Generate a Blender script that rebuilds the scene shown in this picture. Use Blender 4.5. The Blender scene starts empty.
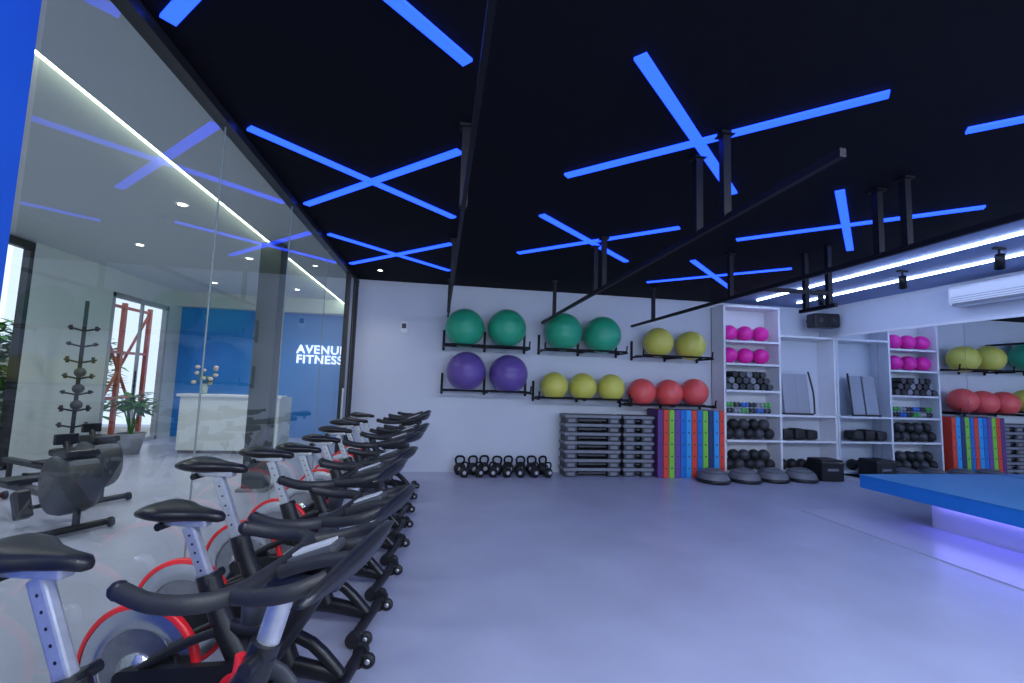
import bpy, math, random
from mathutils import Matrix, Vector
random.seed(4)
sc=bpy.context.scene
PI=math.pi
# ---------------- materials ----------------
MATS={}
def M(name,col,rough=.5,metal=0.,noise=.0,nscale=8.,bump=0.,bscale=60.,emit=None,estr=0.,coat=0.,spec=None):
    if name in MATS: return MATS[name]
    m=bpy.data.materials.new(name); m.use_nodes=True
    nt=m.node_tree; b=nt.nodes['Principled BSDF']
    c=(col[0],col[1],col[2],1)
    b.inputs['Base Color'].default_value=c
    b.inputs['Roughness'].default_value=rough
    b.inputs['Metallic'].default_value=metal
    if coat: b.inputs['Coat Weight'].default_value=coat
    if spec is not None: b.inputs['Specular IOR Level'].default_value=spec
    tc=nt.nodes.new('ShaderNodeTexCoord')
    if noise>0:
        n=nt.nodes.new('ShaderNodeTexNoise'); n.inputs['Scale'].default_value=nscale; n.inputs['Detail'].default_value=5
        r=nt.nodes.new('ShaderNodeValToRGB')
        r.color_ramp.elements[0].position=.3; r.color_ramp.elements[1].position=.7
        r.color_ramp.elements[0].color=[max(0,x*(1-noise)) for x in col]+[1]
        r.color_ramp.elements[1].color=[min(1,x*(1+noise)) for x in col]+[1]
        nt.links.new(tc.outputs['Object'],n.inputs['Vector']); nt.links.new(n.outputs['Fac'],r.inputs[0]); nt.links.new(r.outputs[0],b.inputs['Base Color'])
    if bump>0:
        n2=nt.nodes.new('ShaderNodeTexNoise'); n2.inputs['Scale'].default_value=bscale
        bp=nt.nodes.new('ShaderNodeBump'); bp.inputs['Strength'].default_value=bump; bp.inputs['Distance'].default_value=.01
        nt.links.new(tc.outputs['Object'],n2.inputs['Vector']); nt.links.new(n2.outputs['Fac'],bp.inputs['Height']); nt.links.new(bp.outputs[0],b.inputs['Normal'])
    if emit:
        b.inputs['Emission Color'].default_value=(emit[0],emit[1],emit[2],1); b.inputs['Emission Strength'].default_value=estr
    MATS[name]=m; return m
def ballmat(name,col):
    m=M(name,col,.28,noise=.06,nscale=3)
    nt=m.node_tree;b=nt.nodes['Principled BSDF']
    tc=nt.nodes.new('ShaderNodeTexCoord');w=nt.nodes.new('ShaderNodeTexWave');w.bands_direction='Z';w.inputs['Scale'].default_value=14
    bp=nt.nodes.new('ShaderNodeBump');bp.inputs['Strength'].default_value=.25;bp.inputs['Distance'].default_value=.01
    nt.links.new(tc.outputs['Object'],w.inputs['Vector']);nt.links.new(w.outputs['Fac'],bp.inputs['Height']);nt.links.new(bp.outputs[0],b.inputs['Normal'])
    return m
black=M('black_plastic',(.010,.010,.012),.36,noise=.2)
rubber=M('black_rubber',(.014,.014,.016),.55,noise=.2,bump=.15)
blackpaint=M('black_steel',(.005,.005,.008),.5,spec=.25)
silver=M('brushed_aluminium',(.60,.61,.63),.38,metal=.7,noise=.08,nscale=40)
chrome=M('chrome_disc',(.70,.70,.72),.24,metal=.95,noise=.05,nscale=30)
chrome2=M('machined_steel',(.34,.34,.36),.32,metal=.9,noise=.1,nscale=30)
red=M('red_enamel',(.80,.02,.03),.3,noise=.05)
grey=M('grey_plastic',(.20,.21,.24),.5,noise=.12)
ltgrey=M('light_grey_plastic',(.42,.43,.46),.5,noise=.08)
dkgrey=M('dark_grey_plastic',(.05,.053,.06),.5,noise=.15)
white=M('white_laminate',(.76,.77,.81),.4,noise=.02)
leafm=M('leaf_green',(.06,.22,.03),.5,noise=.5,nscale=6)
# ---------------- mesh builder ----------------
class MB:
    def __init__(s): s.v=[];s.f=[];s.m=[];s.s=[];s.mats=[];s.T=Matrix.Identity(4)
    def mi(s,mat):
        if mat not in s.mats: s.mats.append(mat)
        return s.mats.index(mat)
    def add(s,vs,fs,mat,smooth=False):
        o=len(s.v); T=s.T
        s.v+= [tuple(T@Vector(p)) for p in vs]
        k=s.mi(mat)
        for f in fs: s.f.append([i+o for i in f]);s.m.append(k);s.s.append(smooth)
    def box(s,c,d,mat,rot=None,bev=0.):
        hx,hy,hz=[x/2 for x in d]
        b=min(bev,hx*.9,hy*.9,hz*.9)
        R=Matrix.Identity(3)
        if rot: R=Matrix.Rotation(rot[2],3,'Z')@Matrix.Rotation(rot[1],3,'Y')@Matrix.Rotation(rot[0],3,'X')
        C=Vector(c)
        if b<=0:
            vs=[(x*hx,y*hy,z*hz) for x in(-1,1) for y in(-1,1) for z in(-1,1)]
            fs=[(0,1,3,2),(4,6,7,5),(0,4,5,1),(2,3,7,6),(0,2,6,4),(1,5,7,3)]
        else:
            import bmesh
            bm=bmesh.new(); bmesh.ops.create_cube(bm,size=1)
            for v in bm.verts: v.co=Vector((v.co.x*2*hx,v.co.y*2*hy,v.co.z*2*hz))
            bmesh.ops.bevel(bm,geom=bm.edges[:],offset=b,segments=2,profile=.6,affect='EDGES')
            bm.verts.index_update()
            vs=[tuple(v.co) for v in bm.verts]; fs=[[v.index for v in f.verts] for f in bm.faces]; bm.free()
        s.add([tuple(C+R@Vector(p)) for p in vs],fs,mat,False)
    def tube(s,pts,r,mat,seg=10,sm=0,flat=1.,cap=True):
        P=[Vector(p) for p in pts]; n=len(P)
        rr=[r]*n if not isinstance(r,(list,tuple)) else list(r)
        if sm and n>2:
            Q=[];RR=[]
            for i in range(n-1):
                p0=P[max(i-1,0)];p1=P[i];p2=P[i+1];p3=P[min(i+2,n-1)]
                for k in range(sm):
                    t=k/sm
                    Q.append(.5*((2*p1)+(p2-p0)*t+(2*p0-5*p1+4*p2-p3)*t*t+(3*p1-p0-3*p2+p3)*t**3)); RR.append(rr[i]*(1-t)+rr[i+1]*t)
            Q.append(P[-1]);RR.append(rr[-1]);P=Q;rr=RR;n=len(P)
        vs=[];fs=[]
        d=(P[1]-P[0]).normalized(); up=Vector((0,0,1)) if abs(d.z)<.9 else Vector((1,0,0))
        u=d.cross(up).normalized()
        for i in range(n):
            if i==0:t=P[1]-P[0]
            elif i==n-1:t=P[-1]-P[-2]
            else:t=(P[i+1]-P[i]).normalized()+(P[i]-P[i-1]).normalized()
            if t.length<1e-9: t=d
            t=t.normalized(); u=(u-t*u.dot(t)).normalized(); w=t.cross(u)
            for k in range(seg):
                a=2*PI*k/seg
                vs.append(tuple(P[i]+u*(math.cos(a)*rr[i])+w*(math.sin(a)*rr[i]*flat)))
        for i in range(n-1):
            for k in range(seg):
                a=i*seg+k;b=i*seg+(k+1)%seg
                fs.append((a,b,b+seg,a+seg))
        s.add(vs,fs,mat,True)
        if cap: s.add(vs[:seg],[list(range(seg))[::-1]],mat); s.add(vs[-seg:],[list(range(seg))],mat)
    def cyl(s,p0,p1,r,mat,seg=16): s.tube([p0,p1],r,mat,seg)
    def lathe(s,prof,c,axis,mat,seg=32,smooth=True,a0=0,a1=2*PI):
        C=Vector(c);A=Vector(axis).normalized();up=Vector((0,0,1)) if abs(A.z)<.9 else Vector((1,0,0))
        u=A.cross(up).normalized();w=A.cross(u)
        full=abs(a1-a0-2*PI)<1e-6
        N=seg if full else seg+1
        vs=[];fs=[]
        for (r,hh) in prof:
            for k in range(N):
                a=a0+(a1-a0)*k/seg
                vs.append(tuple(C+A*hh+u*(math.cos(a)*r)+w*(math.sin(a)*r)))
        for i in range(len(prof)-1):
            for k in range(seg):
                k2=(k+1)%N
                fs.append((i*N+k,i*N+k2,(i+1)*N+k2,(i+1)*N+k))
        s.add(vs,fs,mat,smooth)
    def sphere(s,c,r,mat,seg=24,sc3=(1,1,1)):
        n=seg//2
        C=Vector(c);vs=[];fs=[]
        for i in range(n+1):
            ph=-PI/2+PI*i/n
            for k in range(seg):
                a=2*PI*k/seg
                vs.append((C.x+r*sc3[0]*math.cos(ph)*math.cos(a),C.y+r*sc3[1]*math.cos(ph)*math.sin(a),C.z+r*sc3[2]*math.sin(ph)))
        for i in range(n):
            for k in range(seg):
                a=i*seg+k;b=i*seg+(k+1)%seg
                fs.append((a,b,b+seg,a+seg))
        s.add(vs,fs,mat,True)
    def prism(s,poly,axis_vec,mat,smooth=False):
        n=len(poly);A=Vector(axis_vec)
        vs=[tuple(Vector(p)) for p in poly]+[tuple(Vector(p)+A) for p in poly]
        fs=[list(range(n))[::-1],[i+n for i in range(n)]]+[(i,(i+1)%n,(i+1)%n+n,i+n) for i in range(n)]
        s.add(vs,fs,mat,smooth)
    def mesh(s,name):
        me=bpy.data.meshes.new(name); me.from_pydata(s.v,[],s.f)
        for m in s.mats: me.materials.append(m)
        me.polygons.foreach_set('material_index',s.m); me.polygons.foreach_set('use_smooth',s.s)
        me.validate(); me.update()
        import bmesh
        bm=bmesh.new();bm.from_mesh(me);bmesh.ops.recalc_face_normals(bm,faces=bm.faces);bm.to_mesh(me);bm.free()
        return me
    def obj(s,name,loc=(0,0,0),rz=0):
        o=bpy.data.objects.new(name,s.mesh(name)); bpy.context.collection.objects.link(o); o.location=loc;o.rotation_euler=(0,0,rz); return o
def inst(src,name,loc,rz=0):
    o=bpy.data.objects.new(name,src.data); bpy.context.collection.objects.link(o); o.location=loc;o.rotation_euler=(0,0,rz); return o
def slab(name,x0,x1,y0,y1,z0,z1,mat,bev=0):
    b=MB(); b.box((0,0,0),(x1-x0,y1-y0,z1-z0),mat,bev=bev); return b.obj(name,((x0+x1)/2,(y0+y1)/2,(z0+z1)/2))
# ---------------- room ----------------
D=7.8;H=3.15;XL=-1.43;XR=7.3;LH=3.42;LY=12.0;LX=-6.2;Y0=-2.5
floorm=M('floor_vinyl',(.41,.425,.56),.33,noise=.08,nscale=1.6,bump=.03,bscale=90)
wallm=M('white_wall_paint',(.62,.66,.74),.7,noise=.02,nscale=2)
lobbyw=M('lobby_white_paint',(.62,.66,.66),.7,noise=.02,nscale=2)
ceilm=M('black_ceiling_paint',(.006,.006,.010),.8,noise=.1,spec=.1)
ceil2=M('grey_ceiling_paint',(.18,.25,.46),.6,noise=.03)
bluew=M('blue_wall_paint',(.01,.24,.72),.55,noise=.04,nscale=2)
bluecol=M('blue_pillar_paint',(.015,.10,.55),.5,noise=.05,nscale=1)
slab('floor',LX-3,XR+.1,Y0,LY+2.5,-.1,0,floorm)
slab('wall_back',XL,XR+.1,D,D+.12,0,LH,wallm)
slab('wall_right',XR,XR+.12,Y0,D,0,H,wallm)
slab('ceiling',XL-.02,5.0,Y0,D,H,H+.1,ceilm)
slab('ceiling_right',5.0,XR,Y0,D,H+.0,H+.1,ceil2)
slab('wall_left',XL-.14,XL,Y0,1.72,0,H,bluecol)
gm=bpy.data.materials.new('clear_glass');gm.use_nodes=True;nt=gm.node_tree
for n in list(nt.nodes):
    if n.type!='OUTPUT_MATERIAL': nt.nodes.remove(n)
tr=nt.nodes.new('ShaderNodeBsdfTransparent');tr.inputs[0].default_value=(.86,.91,.92,1)
gl=nt.nodes.new('ShaderNodeBsdfGlossy');gl.inputs['Roughness'].default_value=0.0;gl.inputs[0].default_value=(1,1,1,1)
fr=nt.nodes.new('ShaderNodeFresnel');fr.inputs[0].default_value=1.68
mx=nt.nodes.new('ShaderNodeMixShader')
nt.links.new(fr.outputs[0],mx.inputs[0]);nt.links.new(tr.outputs[0],mx.inputs[1]);nt.links.new(gl.outputs[0],mx.inputs[2]);nt.links.new(mx.outputs[0],nt.nodes['Material Output'].inputs[0])
def pane(name,p,mat):
    me=bpy.data.meshes.new(name);me.from_pydata(p,[],[(0,1,2,3)]);me.materials.append(mat)
    o=bpy.data.objects.new(name,me);bpy.context.collection.objects.link(o);return o
pane('window_1',[(XL,1.74,.03),(XL,7.12,.03),(XL,7.12,H-.06),(XL,1.74,H-.06)],gm)
fm=M('black_frame',(.015,.016,.018),.4)
b=MB()
b.box((XL,(1.72+D)/2,H-.04),(.08,D-1.72,.06),fm)
b.box((XL,(1.72+D)/2,.012),(.05,D-1.72,.024),M('floor_track',(.3,.3,.32),.4,metal=.5))
b.box((XL,7.14,H/2),(.07,.05,H-.04),fm)
b.box((XL,7.48,H/2),(.07,.05,H-.04),fm)
b.box((XL,7.33,H/2),(.03,.34,H-.1),M('frosted_panel',(.45,.5,.52),.4))
b.box((XL,7.76,H/2),(.08,.05,H-.04),fm)
for y in (3.05,4.4,5.8): b.box((XL,y,H/2),(.008,.008,H-.1),M('glass_joint',(.25,.3,.3),.4))
b.tube([(XL+.06,6.95,.85),(XL+.06,6.95,1.35)],.015,silver)
b.obj('window_frame_left')
slab('trim_1',XL-.06,XL+.04,D-.02,D+.0,0,H,wallm)
mm=bpy.data.materials.new('mirror_glass');mm.use_nodes=True;pb=mm.node_tree.nodes['Principled BSDF']
pb.inputs['Base Color'].default_value=(.82,.88,.94,1);pb.inputs['Metallic'].default_value=1;pb.inputs['Roughness'].default_value=.0
b=MB()
yy=[Y0+.1,-1.2,.1,1.4,2.7,4.0,5.3,6.6,D-.01]
for i in range(len(yy)-1): b.box((XR-.008,(yy[i]+yy[i+1])/2,1.31),(.012,yy[i+1]-yy[i]-.006,2.5),mm)
b.obj('wall_mirror')
slab('trim_2',XR-.03,XR,Y0,D,2.56,2.60,white)
# lobby shell
slab('wall_lobby_far',LX,XL,LY,LY+.12,0,LH,bluew)
slab('wall_lobby_side',XL-.0,XL+.12,D+.12,LY,0,LH,lobbyw)
slab('ceiling_lobby',LX-.1,-2.43,Y0,LY,LH,LH+.1,lobbyw)
slab('ceiling_lobby_soffit',-2.38,XL-.05,Y0,LY,LH-.10,LH,lobbyw)
covem=M('cove_led',(1,1,1),.5,emit=(.88,1.,.72),estr=10)
slab('cove_led_strip',-2.45,-2.38,Y0,LY,LH-.07,LH-.01,covem)
slab('trim_3',LX,XL,LY-.25,LY,LH-.35,LH,lobbyw)
slab('wall_lobby_left',LX-.12,LX,7.9,9.65,0,LH,lobbyw)
slab('wall_lobby_left_end',LX-.12,LX,11.5,LY,0,LH,lobbyw)
slab('wall_lobby_left_header',LX-.12,LX,9.65,11.5,3.0,LH,lobbyw)
slab('wall_lobby_left_near',LX-.12,LX,Y0,3,0,LH,lobbyw)
b=MB()
for y in (3.05,5.4,7.86): b.box((LX-.05,y,1.65),(.10,.07,3.3),fm)
b.box((LX-.05,5.45,3.34),(.10,4.9,.12),fm);b.box((LX-.05,5.45,.03),(.10,4.9,.06),fm)
b.obj('window_frame_lobby')
b=MB()
for y in (9.7,11.45): b.box((LX-.05,y,1.5),(.10,.08,2.98),ltgrey)
b.box((LX-.05,10.58,2.95),(.10,1.83,.08),ltgrey);b.box((LX-.05,10.58,.04),(.10,1.83,.08),ltgrey)
b.box((LX-.05,10.62,1.5),(.05,.05,2.9),ltgrey)
b.tube([(LX+.08,10.4,.8),(LX+.08,10.4,1.5)],.015,black)
b.obj('door_1')
b=MB();b.box((-2.32,6.6,LH/2-.06),(.27,.27,LH-.12),M('steel_column',(.07,.085,.095),.35,metal=.3,noise=.08),bev=.01);b.box((-2.32,6.6,.02),(.36,.36,.04),grey);b.obj('steel_column')
def text(name,body,size,loc,mat):
    cu=bpy.data.curves.new(name,'FONT');cu.body=body;cu.size=size;cu.extrude=.01;cu.offset=.006;cu.align_x='LEFT';cu.space_line=.85;cu.space_character=1.1;cu.materials.append(mat)
    o=bpy.data.objects.new(name,cu);bpy.context.collection.objects.link(o);o.location=loc;o.rotation_euler=(PI/2,0,0);return o
text('lobby_sign','AVENUE\nFITNESS',.29,(-3.52,LY-.03,2.08),M('sign_white',(1,1,1),.5,emit=(1,1,1),estr=1.2))
# reception desk
b=MB()
dw=M('desk_white',(.76,.80,.80),.35,noise=.02)
b.box((-3.9,9.5,.56),(1.75,.06,1.0),dw);b.box((-4.75,9.85,.56),(.06,.7,1.0),dw);b.box((-3.05,9.85,.56),(.06,.7,1.0),dw)
b.box((-3.9,9.6,1.08),(1.85,.36,.05),white,bev=.01);b.box((-3.9,10.0,.74),(1.7,.6,.04),white);b.box((-3.9,9.53,.04),(1.7,.05,.08),grey)
b.obj('reception_desk')
def leafcluster(b,c,n,r,ls,mat,zb=.6):
    for i in range(n):
        a=random.uniform(0,2*PI);e=random.uniform(-.2,1.3);rr=r*random.uniform(.3,1)
        p=Vector(c)+Vector((math.cos(a)*math.cos(e)*rr,math.sin(a)*math.cos(e)*rr,math.sin(e)*rr*zb*1.6))
        d=Vector((math.cos(a+random.uniform(-.6,.6)),math.sin(a),random.uniform(-.4,.6))).normalized()
        w=d.cross(Vector((0,0,1))).normalized()*ls*.28
        q=[p,p+d*ls*.4+w,p+d*ls+Vector((0,0,-.15*ls)),p+d*ls*.4-w]
        b.add([tuple(x) for x in q],[(0,1,2,3)],mat)
b=MB();b.lathe([(.0,0),(.05,0),(.07,.12),(.045,.2),(.04,.2)],(0,0,0),(0,0,1),M('glass_vase',(.5,.6,.6),.1))
flw=M('flower_cream',(.85,.72,.6),.6)
for i in range(10):
    a=i*.7;t=(math.cos(a)*.18,math.sin(a)*.14,.36+.16*math.sin(i*2.3))
    b.tube([(0,0,.12),(t[0]*.4,t[1]*.4,.25),t],.005,leafm,5,sm=3);b.sphere(t,.05,flw,8,(1,1,.7))
leafcluster(b,(0,0,.25),20,.12,.14,leafm);b.obj('flower_vase',(-4.45,9.62,1.105))
# weight tree rack in lobby
b=MB()
b.box((0,0,.02),(.5,.5,.04),black,bev=.01);b.box((0,0,1.3),(.05,.05,2.55),black)
for i,z in enumerate((.35,.6,.85,1.1,1.35,1.6,1.85,2.1)):
    for sgn in (-1,1):
        b.tube([(0,0,z),(sgn*.19,-.03,z+.05)],.014,black,8)
        b.lathe([(.0,-.02),(.03+.010*(i%3),-.02),(.03+.010*(i%3),.02),(0,.02)],(sgn*.15,-.03,z+.045),(1,0,.1),black,16)
for z in (.95,1.2,1.45): b.sphere((.02,-.10,z),.075,dkgrey,16)
b.obj('weight_tree_rack',(-5.55,8.1,0),.5)
def plant(name,loc,s,n=60,pot=True,pc=ltgrey):
    b=MB()
    if pot: b.lathe([(0,0),(.14*s,0),(.2*s,.32*s),(.22*s,.34*s),(.19*s,.34*s),(.18*s,.3*s),(0,.3*s)],(0,0,0),(0,0,1),pc,20)
    for i in range(7):
        a=i*.9;b.tube([(0,0,.28*s),(.08*s*math.cos(a),.08*s*math.sin(a),.6*s),(.16*s*math.cos(a),.16*s*math.sin(a),.85*s)],.012*s,leafm,5,sm=3)
    leafcluster(b,(0,0,.7*s),n,.24*s,.22*s,leafm,.8);return b.obj(name,loc)
plant('potted_plant',(-5.5,9.4,0),1.1,110)
plant('potted_shrub',(-7.15,7.45,0),1.9,320)
# outdoors
slab('garden_wall',-9.6,-9.5,2,13.5,0,2.0,M('garden_wall_paint',(.75,.72,.66),.8,noise=.1))
slab('ground',-9.3,LX-.12,2,13.8,-.02,.004,M('paving',(.5,.46,.42),.8,noise=.2,nscale=3))
b=MB()
for i in range(14):
    for zz in (.5,1.2,1.9): leafcluster(b,(-8.5+random.uniform(-.1,.1),5.2+i*.6,zz+random.uniform(-.2,.2)),80,.45,.3,leafm,.9)
b.obj('garden_hedge')
b=MB()
redp=M('red_brown_steel',(.42,.10,.07),.5)
for k in (0,.9,1.8): b.box((-7.0,10.4+k,1.5),(.08,.08,3.0),redp)
for z in (.9,1.9,2.9): b.box((-7.0,11.3,z),(.06,1.9,.06),redp)
b.tube([(-7.0,10.4,.1),(-7.0,12.2,2.9)],.03,redp);b.tube([(-7.0,12.2,.1),(-7.0,10.4,2.9)],.03,redp)
b.obj('garden_trellis')
# ---------------- ceiling LED ----------------
ledm=M('blue_led',(.02,.05,.5),.5,emit=(.011,.054,1.),estr=3.6)
def ledx(x0,y0,w=1.44,hh=1.34):
    b=MB()
    for (p,q) in (((x0,y0),(x0+w,y0+hh)),((x0,y0+hh),(x0+w,y0))):
        p=Vector((p[0],p[1],0));q=Vector((q[0],q[1],0));c=(p+q)/2;d=q-p
        b.box((c.x,c.y,H-.012),(d.length,.066,.016),ledm,rot=(0,0,math.atan2(d.y,d.x)))
    b.obj('led_cross_light')
for y in (.88,3.14,5.37): ledx(-1.33,y,1.40)
for y in (2.0,4.2): ledx(.91,y)
ledx(.91,-.2)
for y in (.9,3.1,5.27): ledx(3.13,y,1.42,1.3)
wled=M('white_led',(1,1,1),.5,emit=(.50,.64,1.),estr=20)
slab('led_line_light',5.58,5.61,.3,7.3,H-.025,H-.004,wled)
slab('led_line_light.001',6.39,6.42,.3,7.3,H-.025,H-.004,wled)
# ---------------- rig ----------------
b=MB()
def rail(x,y0,y1,z,dr,w=.032):
    b.box((x,(y0+y1)/2,z),(w,y1-y0,.04),blackpaint)
    for y in dr: b.box((x,y,(z+H)/2-.003),(.05,.05,H-z-.006),blackpaint); b.box((x,y,H-.015),(.09,.09,.02),blackpaint)
rail(.10,-1,7.75,2.60,(.4,2.82,5.2,7.3),.024)
rail(1.74,1.7,7.75,2.58,(2.55,2.86,4.72,5.0,6.9))
rail(3.40,-1,7.75,2.60,(.6,2.81,3.03,4.9,6.9))
b.box((4.2,4.5,2.46),(.04,.5,.04),blackpaint)
for y in (4.34,4.66): b.box((4.2,y,(2.46+H)/2),(.05,.05,H-2.47),blackpaint)
b.box((3.80,4.34,2.6),(.80,.04,.04),blackpaint)
b.obj('overhead_bag_rig')
dm=M('downlight_or_fill_glow',(1,1,1),.5,emit=(1,.95,.88),estr=14)
def downlight_or_fill(x,y,z,power,col=(1,.96,.92),ang=130,tilt=0,r=.06,soft=.12):  # builds the one real gym downlight and all added fill lamps
    b=MB();b.lathe([(.0,-.004),(r*.75,-.004)],(0,0,0),(0,0,1),dm,20);b.lathe([(r*.75,-.006),(r,-.008),(r,-.002)],(0,0,0),(0,0,1),white,20)
    o=b.obj('downlight_or_fill',(x,y,z-.002))
    L=bpy.data.lights.new('downlight_or_fill_lamp','SPOT');L.energy=power;L.color=col;L.spot_size=math.radians(ang);L.spot_blend=.9;L.shadow_soft_size=soft
    lo=bpy.data.objects.new('lamp',L);bpy.context.collection.objects.link(lo);lo.location=(0,0,-.03);lo.rotation_euler=(tilt,0,0);lo.parent=o
downlight_or_fill(-.96,7.03,H,25,(1,.95,.9),120,r=.045)
for x in (-.6,.5,1.6,2.8,4.0,5.2):  # added fill lamps, out of view above and behind the camera
    cw=(.78,.87,1.) if x<1 else (.62,.74,1.)
    downlight_or_fill(x,.35,H,165,cw,150,.75,r=.09,soft=.25)
    downlight_or_fill(x,-1.4,H,110,cw,150,.5,r=.09,soft=.25)
for (x,y) in ((-3.0,3.2),(-3.0,5.6),(-4.6,5.0),(-4.6,7.6),(-3.2,8.0),(-3.2,10.6),(-4.8,10.4)):  # fill lamps added to brighten the lobby
    downlight_or_fill(x,y,LH,85,(1,1,.98))
def trackspot(name,x,y):
    b=MB();b.cyl((0,0,-.005),(0,0,-.12),.012,blackpaint,8);b.lathe([(0,-.08),(.04,-.08),(.045,.08),(.035,.08),(.03,.05),(0,.05)],(0,0,-.16),(.5,.4,-.8),blackpaint,20);b.box((0,0,-.014),(.14,.04,.02),blackpaint)
    b.obj(name,(x,y,H))
trackspot('track_spotlight',5.95,5.0);trackspot('track_spotlight',5.95,3.95);trackspot('track_spotlight',5.95,6.3)
b=MB();b.box((-.13,0,0),(.22,1.15,.28),M('ac_white',(.8,.82,.85),.35),bev=.04)
b.box((-.21,0,-.12),(.10,1.0,.03),grey)
for k in range(3): b.box((-.242,0,-.02-.03*k),(.01,1.05,.008),ltgrey)
b.obj('air_conditioner',(XR,4.75,2.92))
# ---------------- balls & racks ----------------
green=ballmat('green_vinyl',(.03,.42,.22));purple=ballmat('purple_vinyl',(.15,.09,.34));yellow=ballmat('yellow_vinyl',(.66,.62,.10));redb=ballmat('coral_vinyl',(.80,.10,.09));pink=ballmat('pink_vinyl',(.85,.02,.38))
def ballobj(name,mat,r,loc):
    b=MB();b.sphere((0,0,0),r,mat,40);b.lathe([(0,.0),(.012,.0),(.012,-.006)],(0,-r*.98,0),(0,-1,0),ltgrey,10);b.obj(name,loc)
for n,mt,r,l in [('green_exercise_ball',green,.32,[(.38,2.38),(1.08,2.41),(2.05,2.40),(2.74,2.38)]),
  ('purple_exercise_ball',purple,.32,[(.43,1.67),(1.13,1.65)]),
  ('yellow_exercise_ball',yellow,.26,[(3.77,2.30),(4.38,2.27)]),
  ('yellow_exercise_ball',yellow,.235,[(1.91,1.48),(2.41,1.48),(2.91,1.48)]),
  ('red_exercise_ball',redb,.24,[(3.47,1.42),(3.97,1.42),(4.45,1.45)])]:
    for (x,z) in l: ballobj(n,mt,r,(x,7.46,z))
def rack(x0,x1,zc,r):
    z=zc-math.sqrt(max((r+.018)**2-.16**2,.01))
    b=MB()
    for y in (7.30,7.62): b.tube([(x0,y,z),(x1,y,z)],.016,blackpaint,8)
    for x in (x0,(x0+x1)/2,x1):
        b.box((x,7.785,z+.10),(.04,.02,.35),blackpaint); b.box((x,7.53,z-.02),(.03,.5,.03),blackpaint)
    for x in (x0,x1): b.tube([(x,7.30,z),(x,7.28,z+.10)],.013,blackpaint,8)
    b.obj('ball_rack')
rack(.05,1.44,2.39,.32);rack(1.70,3.12,2.39,.32);rack(3.42,4.70,2.285,.26)
rack(.05,1.48,1.66,.32);rack(1.62,3.18,1.48,.235);rack(3.21,4.75,1.42,.24)
b=MB();b.box((0,0,0),(.12,.03,.2),white,bev=.01);b.box((0,-.02,.02),(.07,.015,.08),dkgrey,bev=.004);b.obj('wall_intercom',(-.62,7.78,2.38))
# ---------------- aerobic steps ----------------
def steps(w,n,name,loc):
    b=MB();hh=.145
    for i in range(n):
        z=i*hh
        b.box((0,0,z+hh-.025),(w,.36,.05),grey,bev=.012)
        b.box((0,0,z+hh+.001),(w*.94,.32,.006),dkgrey)
        for sx in (-1,1):
            b.box((sx*(w/2-.12),0,z+.05),(.2,.33,.09),dkgrey,bev=.01)
            b.box((sx*(w/2-.12),-.168,z+.05),(.12,.006,.05),grey)
        b.box((0,0,z+.06),(w-.5,.28,.03),dkgrey)
    b.obj(name,loc)
steps(.98,7,'aerobic_step_stack',(2.58,7.56,0));steps(.56,7,'aerobic_step_stack',(3.39,7.56,0))
cols=[('mat_purple',(.12,.04,.2)),('mat_red',(.75,.06,.03)),('mat_green',(.22,.58,.06)),('mat_violet',(.16,.06,.3)),('mat_blue',(.01,.16,.55)),('mat_cyan',(.02,.34,.75)),('mat_red',(0,0,0)),('mat_blue',(0,0,0)),('mat_green',(0,0,0)),('mat_navy',(.02,.04,.15)),('mat_cyan',(0,0,0)),('mat_red',(0,0,0))]
for i,(n,c) in enumerate(cols):
    b=MB();m=M(n,c,.6,bump=.1)
    b.box((0,0,.57),(.096,.42,1.14),m,bev=.012)
    for k in range(5): b.lathe([(.0,0),(.013,0),(.016,-.003)],(0,-.213,.16+k*.2),(0,-1,0),dkgrey,12)
    b.obj('foam_step_mat',(3.745+i*.1035,7.52,0))
def kb(s):
    b=MB();b.sphere((0,0,.095*s),.10*s,rubber,20,(1,1,.95));b.lathe([(0,0),(.06*s,0),(.075*s,.03*s)],(0,0,0),(0,0,1),rubber,20)
    b.tube([(-.055*s,0,.17*s),(-.07*s,0,.24*s),(-.04*s,0,.285*s),(.04*s,0,.285*s),(.07*s,0,.24*s),(.055*s,0,.17*s)],.017*s,blackpaint,8,sm=4)
    b.lathe([(0,-.101*s),(.035*s,-.099*s)],(0,0,.1*s),(0,1,0),ltgrey,14)
    return b
k1=kb(1.0).obj('kettlebell',(.40,7.6,0))
for x in (.61,.80,1.01,1.2,1.4,1.6,1.79): inst(k1,'kettlebell',(x,7.62+random.uniform(-.03,.03),0),random.uniform(-.4,.4))
k2=kb(.8).obj('kettlebell',(.46,7.38,0))
for x in (.70,.92,1.15,1.37,1.6,1.82): inst(k2,'kettlebell',(x,7.38,0),random.uniform(-.4,.4))
bd=M('bosu_grey',(.15,.155,.175),.45,noise=.1)
def bosu():
    b=MB();b.lathe([(0,0),(.25,0),(.27,.02),(.27,.05),(.25,.06)],(0,0,0),(0,0,1),black,32)
    b.lathe([(.25*math.cos(t*PI/2/8),.055+.17*math.sin(t*PI/2/8)) for t in range(9)],(0,0,0),(0,0,1),bd,32);
    for r in (.2,.12):
        f=lambda q:.055+.17*math.sqrt(1-(q/.25)**2)
        b.lathe([(r,f(r)-.002),(r-.006,f(r)+.006),(r-.012,f(r-.01))],(0,0,0),(0,0,1),black,32)
    return b
o=bosu().obj('balance_dome',(4.52,7.02,0))
for x,y in ((5.10,7.05),(5.66,7.1),(6.22,7.12)): inst(o,'balance_dome',(x,y,0))
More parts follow.
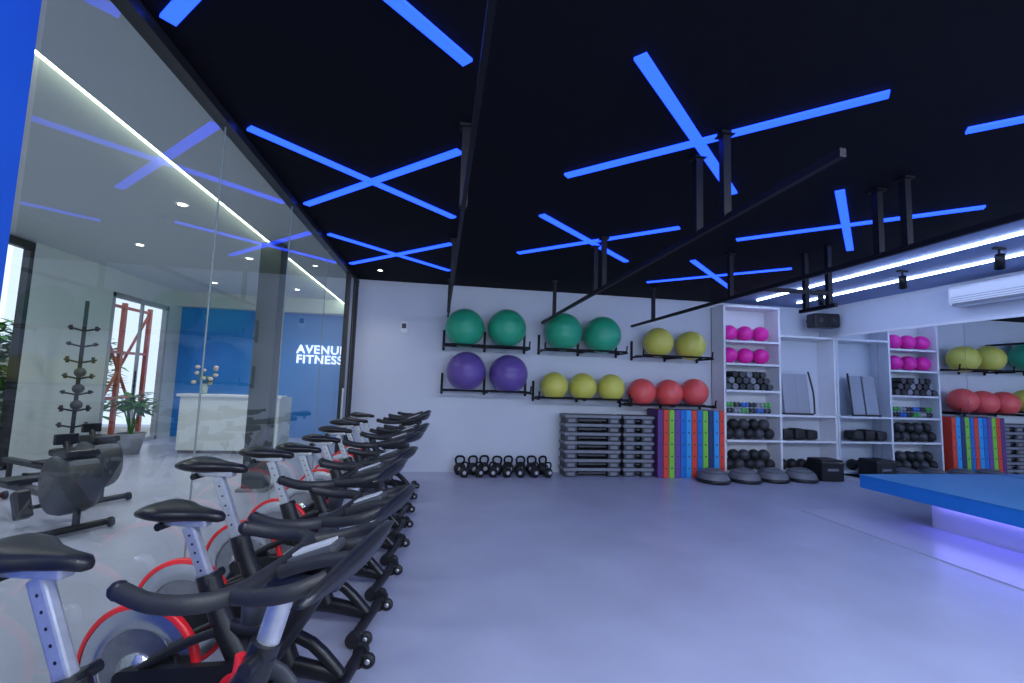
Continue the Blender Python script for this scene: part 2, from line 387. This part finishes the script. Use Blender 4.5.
# ---------------- shelving ----------------
b=MB();X0,X1,X2=5.0,6.12,7.28;yf=7.42;dp=D-yf;yc=(D+yf)/2
for x,zt in ((X0+.02,3.05),(X1,3.05),(X2-.02,2.55)): b.box((x,yc,zt/2),(.04,dp,zt),white)
b.box((X0+.56,D-.01,1.52),(1.12,.02,3.05),white)
for z in (.08,.62,1.08,1.50,1.98,2.39,3.03): b.box(((X0+X1)/2,yc,z),(X1-X0-.04,dp,.035),white)
for z in (.08,.62,1.08,2.53): b.box(((X1+X2)/2,yc,z),(X2-X1-.04,dp,.035),white)
b.obj('storage_shelf')
SY=7.58
for z in (2.408+.145,1.998+.145):
    for x in (5.21,5.53,5.85): ballobj('pink_exercise_ball',pink,.145,(x,SY,z))
b=MB()
for j,z in enumerate((.06,.17,.28)):
    for i in range(7-j):
        x=-.45+i*.14+.07*j
        b.tube([(x,-.14,z),(x,.16,z)],.057,(dkgrey,grey,rubber)[(i+j)%3],14)
b.obj('rolled_mats',(5.55,SY,1.519))
b=MB()
cc=[dkgrey,M('mini_green',(.1,.5,.1),.5),M('mini_blue',(.05,.2,.7),.5),ltgrey,dkgrey]
for j in range(2):
    for i in range(6):
        x=-.38+i*.15;m=cc[(i*3+j)%5];z=.05+j*.105
        b.cyl((x-.02,-.05,z),(x+.02,-.05,z),.015,silver,8)
        for sx in (-1,1): b.lathe([(0,-.02),(.04,-.02),(.048,0),(.04,.02),(0,.02)],(x+sx*.04,-.05,z),(1,0,0),m,12)
b.obj('mini_dumbbells',(5.55,SY,1.10))
for zz in (.639,.099):
    b=MB()
    for j in range(2):
        for i in range(5-j): b.sphere((-.4+i*.2+.1*j,-.04,.1+.165*j),.1,(rubber,dkgrey)[i%2],18)
    b.obj('medicine_balls',(5.55,SY,zz))
b=MB();gf=M('grey_foam',(.34,.36,.42),.6)
for k,x in enumerate((-.14,.14)): b.box((x,.02*k,.39),(.27,.05,.74),gf,bev=.02,rot=(-.12,0,0))
b.tube([(.32,-.08,.02),(.33,-.05,.4),(.30,.03,.80)],.016,black,8,sm=4)
b.box((0,-.06,.015),(.60,.06,.03),black)
b.obj('foam_pad_set',(6.56,SY,1.10))
b=MB()
for i,x in enumerate((-.30,-.05,.20)): b.box((x,0,.10+.01*(i%2)),(.22,.25,.18+.02*(i%2)),rubber,bev=.05)
b.obj('sandbags',(6.6,SY,.64))
b=MB()
for i in range(4): b.sphere((-.35+i*.2,0,.1),.1,rubber,16)
b.obj('slam_balls',(6.6,SY,.10))
b=MB();b.box((0,0,.17),(.42,.36,.33),black,bev=.02);b.box((0,0,.35),(.40,.34,.03),rubber,bev=.01);b.box((0,-.182,.2),(.2,.01,.04),grey);b.obj('plyo_box',(6.76,7.18,0),-.05)
b=MB();b.box((0,0,0),(.48,.24,.26),black,bev=.03);b.lathe([(.0,0),(.09,-.01),(.1,0)],(-.12,-.125,0),(0,-1,0),dkgrey,20);b.lathe([(.0,0),(.05,-.01),(.06,0)],(.13,-.125,0),(0,-1,0),dkgrey,20);b.box((0,.25,.05),(.06,.34,.06),blackpaint)
b.obj('wall_speaker',(6.98,7.36,2.84),-.12)
# ---------------- platform ----------------
pb_=M('platform_blue',(.01,.20,.66),.45,noise=.05,nscale=2)
b=MB();b.box(((5.2+XR)/2,2.3,.437),(XR-5.2-.03,5.45,.155),pb_,bev=.006);b.box(((5.2+XR)/2-.01,2.3,.517),(XR-5.2-.03,5.45,.006),M('platform_top',(.03,.24,.52),.35,noise=.05))
b.box((6.5,2.3,.18),(1.55,4.6,.358),M('plinth_white',(.7,.7,.78),.6))
b.obj('stage_platform')
slab('led_plinth_light',5.68,5.71,.2,4.55,.31,.34,M('violet_led',(1,1,1),.5,emit=(.28,.25,1),estr=11))
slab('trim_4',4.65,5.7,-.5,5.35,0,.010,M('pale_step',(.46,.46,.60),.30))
# ---------------- bikes ----------------
def bike(ds=0.,dh=0.):
    b=MB()
    FX=.36;FZ=.34;HX=-.45
    for x in (-.56,FX):
        b.tube([(x,-.24,.055),(x,.24,.055)],.030,black,12)
        for s in (-1,1): b.tube([(x,s*.23,.055),(x,s*.27,.055)],.040,rubber,12); b.cyl((x,s*.2,0),(x,s*.2,.04),.022,rubber,8)
    for s in (-1,1): b.lathe([(.012,-.015),(.034,-.015),(.038,0),(.034,.015),(.012,.015)],(FX+.055,s*.2,.038),(0,1,0),rubber,16); b.lathe([(0,-.018),(.014,-.018),(.014,.018),(0,.018)],(FX+.055,s*.2,.038),(0,1,0),silver,10); b.box((FX+.03,s*.2,.05),(.07,.015,.03),silver)
    b.tube([(-.56,0,.07),(-.2,0,.08),(.05,0,.12),(FX,0,.075)],[.026,.03,.04,.03],black,10,sm=4,flat=1.2)
    b.tube([(.10,0,.12),(.0,0,.34),(-.13,0,.55),(-.19,0,.70)],[.045,.05,.042,.036],black,12,sm=4)
    b.tube([(-.02,0,.30),(.14,0,.52),(.27,0,.72),(.31,0,.80)],[.05,.045,.04,.036],black,12,sm=4)
    b.tube([(-.13,0,.53),(.02,0,.51),(.16,0,.55)],.028,black,10,sm=3)
    b.tube([(.02,0,.28),(.2,0,.22),(FX-.01,0,.08)],.03,black,10,sm=3)
    for s in (-1,1):
        b.tube([(-.12,s*.045,.52),(-.26,s*.055,.46),(HX,s*.055,FZ)],.018,black,8,sm=3)
        b.tube([(HX,s*.055,FZ),(-.53,s*.05,.20),(-.56,s*.04,.07)],.018,black,8,sm=3)
        b.tube([(0,s*.045,.32),(-.2,s*.055,.31),(HX,s*.055,FZ)],.016,black,8,sm=3)
    p0=Vector((-.18,0,.64));p1=Vector((-.31-.35*ds,0,.93+ds));dd=p1-p0;cc_=(p0+p1)/2
    ang=math.atan2(dd.x,dd.z)
    b.box(tuple(cc_),(.050,.034,dd.length),silver,rot=(0,ang,0),bev=.008)
    for k in range(5):
        q=p0+dd*(.35+.13*k)
        for s in (-1,1): b.lathe([(0,0),(.005,0),(.006,-.001)],(q.x,s*.0172,q.z),(0,s,0),black,8)
    b.tube([(-.165,0,.60),(-.205,0,.71)],.040,black,12)
    b.cyl((-.2,.03,.69),(-.2,.08,.69),.018,black,10)
    b.T=Matrix.Translation((-.35*ds,0,ds))
    b.box((-.33,0,.945),(.20,.045,.03),silver,bev=.008); b.cyl((-.41,-.04,.93),(-.41,.04,.93),.016,black,8)
    secs=[(-.49,.03,.985,.02),(-.475,.085,.995,.04),(-.43,.105,1.0,.055),(-.37,.098,.995,.055),(-.31,.06,.99,.045),(-.24,.034,.985,.04),(-.19,.028,.98,.034),(-.17,.012,.975,.02)]
    vs=[];fs=[];n=14
    for (x,w,z,t) in secs:
        for k in range(n):
            a=2*PI*k/n;vs.append((x,w*math.cos(a),z+(t*.45 if math.sin(a)>0 else t*.8)*math.sin(a)+(-.004)))
    for i in range(len(secs)-1):
        for k in range(n): fs.append((i*n+k,i*n+(k+1)%n,(i+1)*n+(k+1)%n,(i+1)*n+k))
    fs.append(list(range(n)));fs.append([len(vs)-n+k for k in range(n)])
    b.add(vs,fs,black,True)
    b.T=Matrix.Translation((HX,0,FZ))@Matrix.Scale(.95,4,(1,0,0))@Matrix.Scale(.95,4,(0,0,1))
    c=(0,0,0)
    b.lathe([(.242,-.017),(.258,-.017),(.265,-.008),(.265,.008),(.258,.017),(.242,.017)],c,(0,1,0),red,48)
    for s in (-1,1):
        b.lathe([(.246,s*.013),(.205,s*.017),(.165,s*.017),(.160,s*.010)],c,(0,1,0),chrome,48)
        b.lathe([(.160,s*.010),(.11,s*.010),(.075,s*.013)],c,(0,1,0),chrome2,48)
        b.lathe([(.075,s*.013),(.07,s*.03),(0,s*.034)],c,(0,1,0),chrome,32)
    b.lathe([(0,-.06),(.03,-.06),(.032,.06),(0,.06)],c,(0,1,0),black,16)
    b.T=Matrix.Identity(4)
    s=-1
    pts=[]
    for k in range(13): a=-PI/2+PI*k/12; pts.append((.0+.10*math.cos(a),s*.05,.33+.10*math.sin(a)))
    for k in range(9): a=PI/2+PI*k/8; pts.append((HX+.035*math.cos(a),s*.05,FZ+.035*math.sin(a)))
    b.prism(pts,(0,s*.03,0),black)
    b.lathe([(.0,.0),(.07,0),(.08,-.008)],(0,s*.082,.33),(0,s,0),red,24)
    b.cyl((0,-.11,.33),(0,.10,.33),.018,silver,10)
    for s,a in ((-1,.6),(1,.6+PI)):
        e=(.165*math.cos(a),s*.11,.33+.165*math.sin(a))
        b.tube([(0,s*.105,.33),e],[.018,.013],silver,8,flat=.6)
        b.box((e[0],s*.165,e[2]),(.10,.085,.022),black,bev=.006)
        b.tube([(e[0]-.04,s*.165,e[2]+.01),(e[0]+.05,s*.165,e[2]+.05),(e[0]+.11,s*.165,e[2]+.0)],.018,dkgrey,8,sm=3,flat=2)
    b.tube([(.30,0,.76),(.36,0,.98+dh)],.024,silver,12,flat=1.25);b.tube([(.285,0,.73),(.315,0,.83)],.038,black,12)
    b.cyl((.31,-.03,.80),(.31,-.08,.80),.018,black,10)
    b.tube([(.22,0,.66),(.245,-.0,.74),(.25,0,.79)],.014,red,8,sm=2)
    b.T=Matrix.Translation((0,0,-.03+dh))
    b.box((.40,0,1.015),(.20,.06,.045),black,bev=.012)
    z=1.045
    b.tube([(.33,-.18,z),(.34,0,z),(.33,.18,z)],.019,rubber,10,sm=4)
    for s in (-1,1):
        b.tube([(.10,s*.215,z+.015),(.19,s*.23,z+.0),(.28,s*.22,z),(.325,s*.17,z),(.34,s*.09,z)],.020,rubber,10,sm=5)
        b.tube([(.325,s*.175,z),(.40,s*.20,z+.01),(.48,s*.21,z+.03),(.54,s*.18,z+.05)],.018,rubber,10,sm=5)
        b.tube([(.36,s*.045,z),(.45,s*.05,z+.03),(.55,s*.055,z+.05)],.016,rubber,10,sm=4)
        b.sphere((.10,s*.215,z+.015),.0215,black,10)
    # curved front blade
    vs=[];fs=[];N=16
    for i in range(N+1):
        t=-1+2*i/N;y=.28*t;w=.027*(1-abs(t)**2.2)+.005;x=.555-.03*t*t;zc=z+.05-.015*t*t
        for (dx,dz) in ((-.014,-w),(.012,-w*.9),(.024,w*.9),(.002,w)): vs.append((x+dx,y,zc+dz))
    for i in range(N):
        for k in range(4): fs.append((i*4+k,i*4+(k+1)%4,(i+1)*4+(k+1)%4,(i+1)*4+k))
    fs.append((0,1,2,3));fs.append(tuple(N*4+k for k in range(4)))
    b.add(vs,fs,black,True)
    b.box((.43,0,z+.035),(.13,.075,.025),dkgrey,rot=(0,-.35,0),bev=.01);b.box((.425,0,z+.050),(.10,.05,.006),ltgrey,rot=(0,-.35,0))
    b.T=Matrix.Identity(4)
    b.lathe([(.0,0),(.036,0),(.038,.10),(.034,.10),(.03,.01)],(.24,.07,.84),(0,0,1),dkgrey,14)
    return b
for i,(x,y,ds,yw) in enumerate(((-.71,1.37,.02,-12),(-.67,2.00,-.04,-12),(-.74,2.47,.06,-10),(-.71,3.08,.03,-11),(-.69,3.63,-.02,-11),(-.67,4.22,-.02,-10),(-.67,4.78,.0,-11),(-.68,5.32,.02,-11),(-.68,5.9,0,-10),(-.68,6.5,.02,-11))):
    bike(ds,(-.0,-.03,.0,-.02,.02,.01,-.02,.03,0,0)[i]).obj('spin_bike',(x,y,0),math.radians(yw))
# lobby rowers with enclosed fan housing
def rower():
    b=MB();b.box((1.05,0,.30),(1.9,.09,.06),dkgrey,bev=.01);b.box((.9,0,.37),(.28,.3,.05),black,bev=.02);b.box((.9,0,.335),(.2,.1,.03),dkgrey)
    c=(0,0,.44)
    b.lathe([(0,-.15),(.20,-.15),(.26,-.13),(.28,-.08),(.28,.08),(.26,.13),(.20,.15),(0,.15)],c,(0,1,0),dkgrey,36)
    b.box((.0,0,.50),(.42,.24,.34),grey,bev=.05)
    b.box((.0,0,.72),(.34,.26,.07),black,bev=.03)
    b.tube([(0.1,0,.70),(.16,0,.80)],.03,black,8);b.box((.17,0,.83),(.04,.18,.10),black,bev=.01)
    for x in (-.15,1.9):
        b.tube([(x,-.28,.05),(x,.28,.05)],.032,black,8);b.tube([(x,0,.06),(x,0,.30)],.03,black,8)
        for s in (-1,1): b.lathe([(0,-.015),(.045,-.015),(.045,.015),(0,.015)],(x-.03,s*.26,.048),(0,1,0),rubber,14)
    for s in (-1,1): b.box((.42,s*.16,.22),(.10,.12,.26),black,rot=(0,.5,0),bev=.02)
    b.tube([(.42,-.16,.18),(.42,.16,.18)],.02,black,8)
    b.tube([(.32,-.22,.52),(.32,0,.50),(.32,.22,.52)],.014,black,8,sm=3)
    return b
r1=rower().obj('rowing_machine',(-3.35,4.95,0),PI-.55);inst(r1,'rowing_machine',(-3.8,5.95,0),PI-.55)
w=bpy.data.worlds.new('w');sc.world=w;w.use_nodes=True
bg=w.node_tree.nodes['Background'];bg.inputs[0].default_value=(.70,.82,1,1);bg.inputs[1].default_value=1.4
# camera
cd=bpy.data.cameras.new('camera');cd.sensor_width=36;cd.lens=455/1024*36;cd.clip_start=.05;cd.clip_end=200
co=bpy.data.objects.new('camera',cd);bpy.context.collection.objects.link(co)
R=Matrix.Rotation(-math.radians(8.92),3,'Z')@Matrix.Rotation(PI/2+math.radians(5.26),3,'X')@Matrix.Rotation(0.033,3,'Z')
co.matrix_world=Matrix.Translation((0,0,1.5))@R.to_4x4()
sc.camera=co
sc.view_settings.view_transform='Standard'
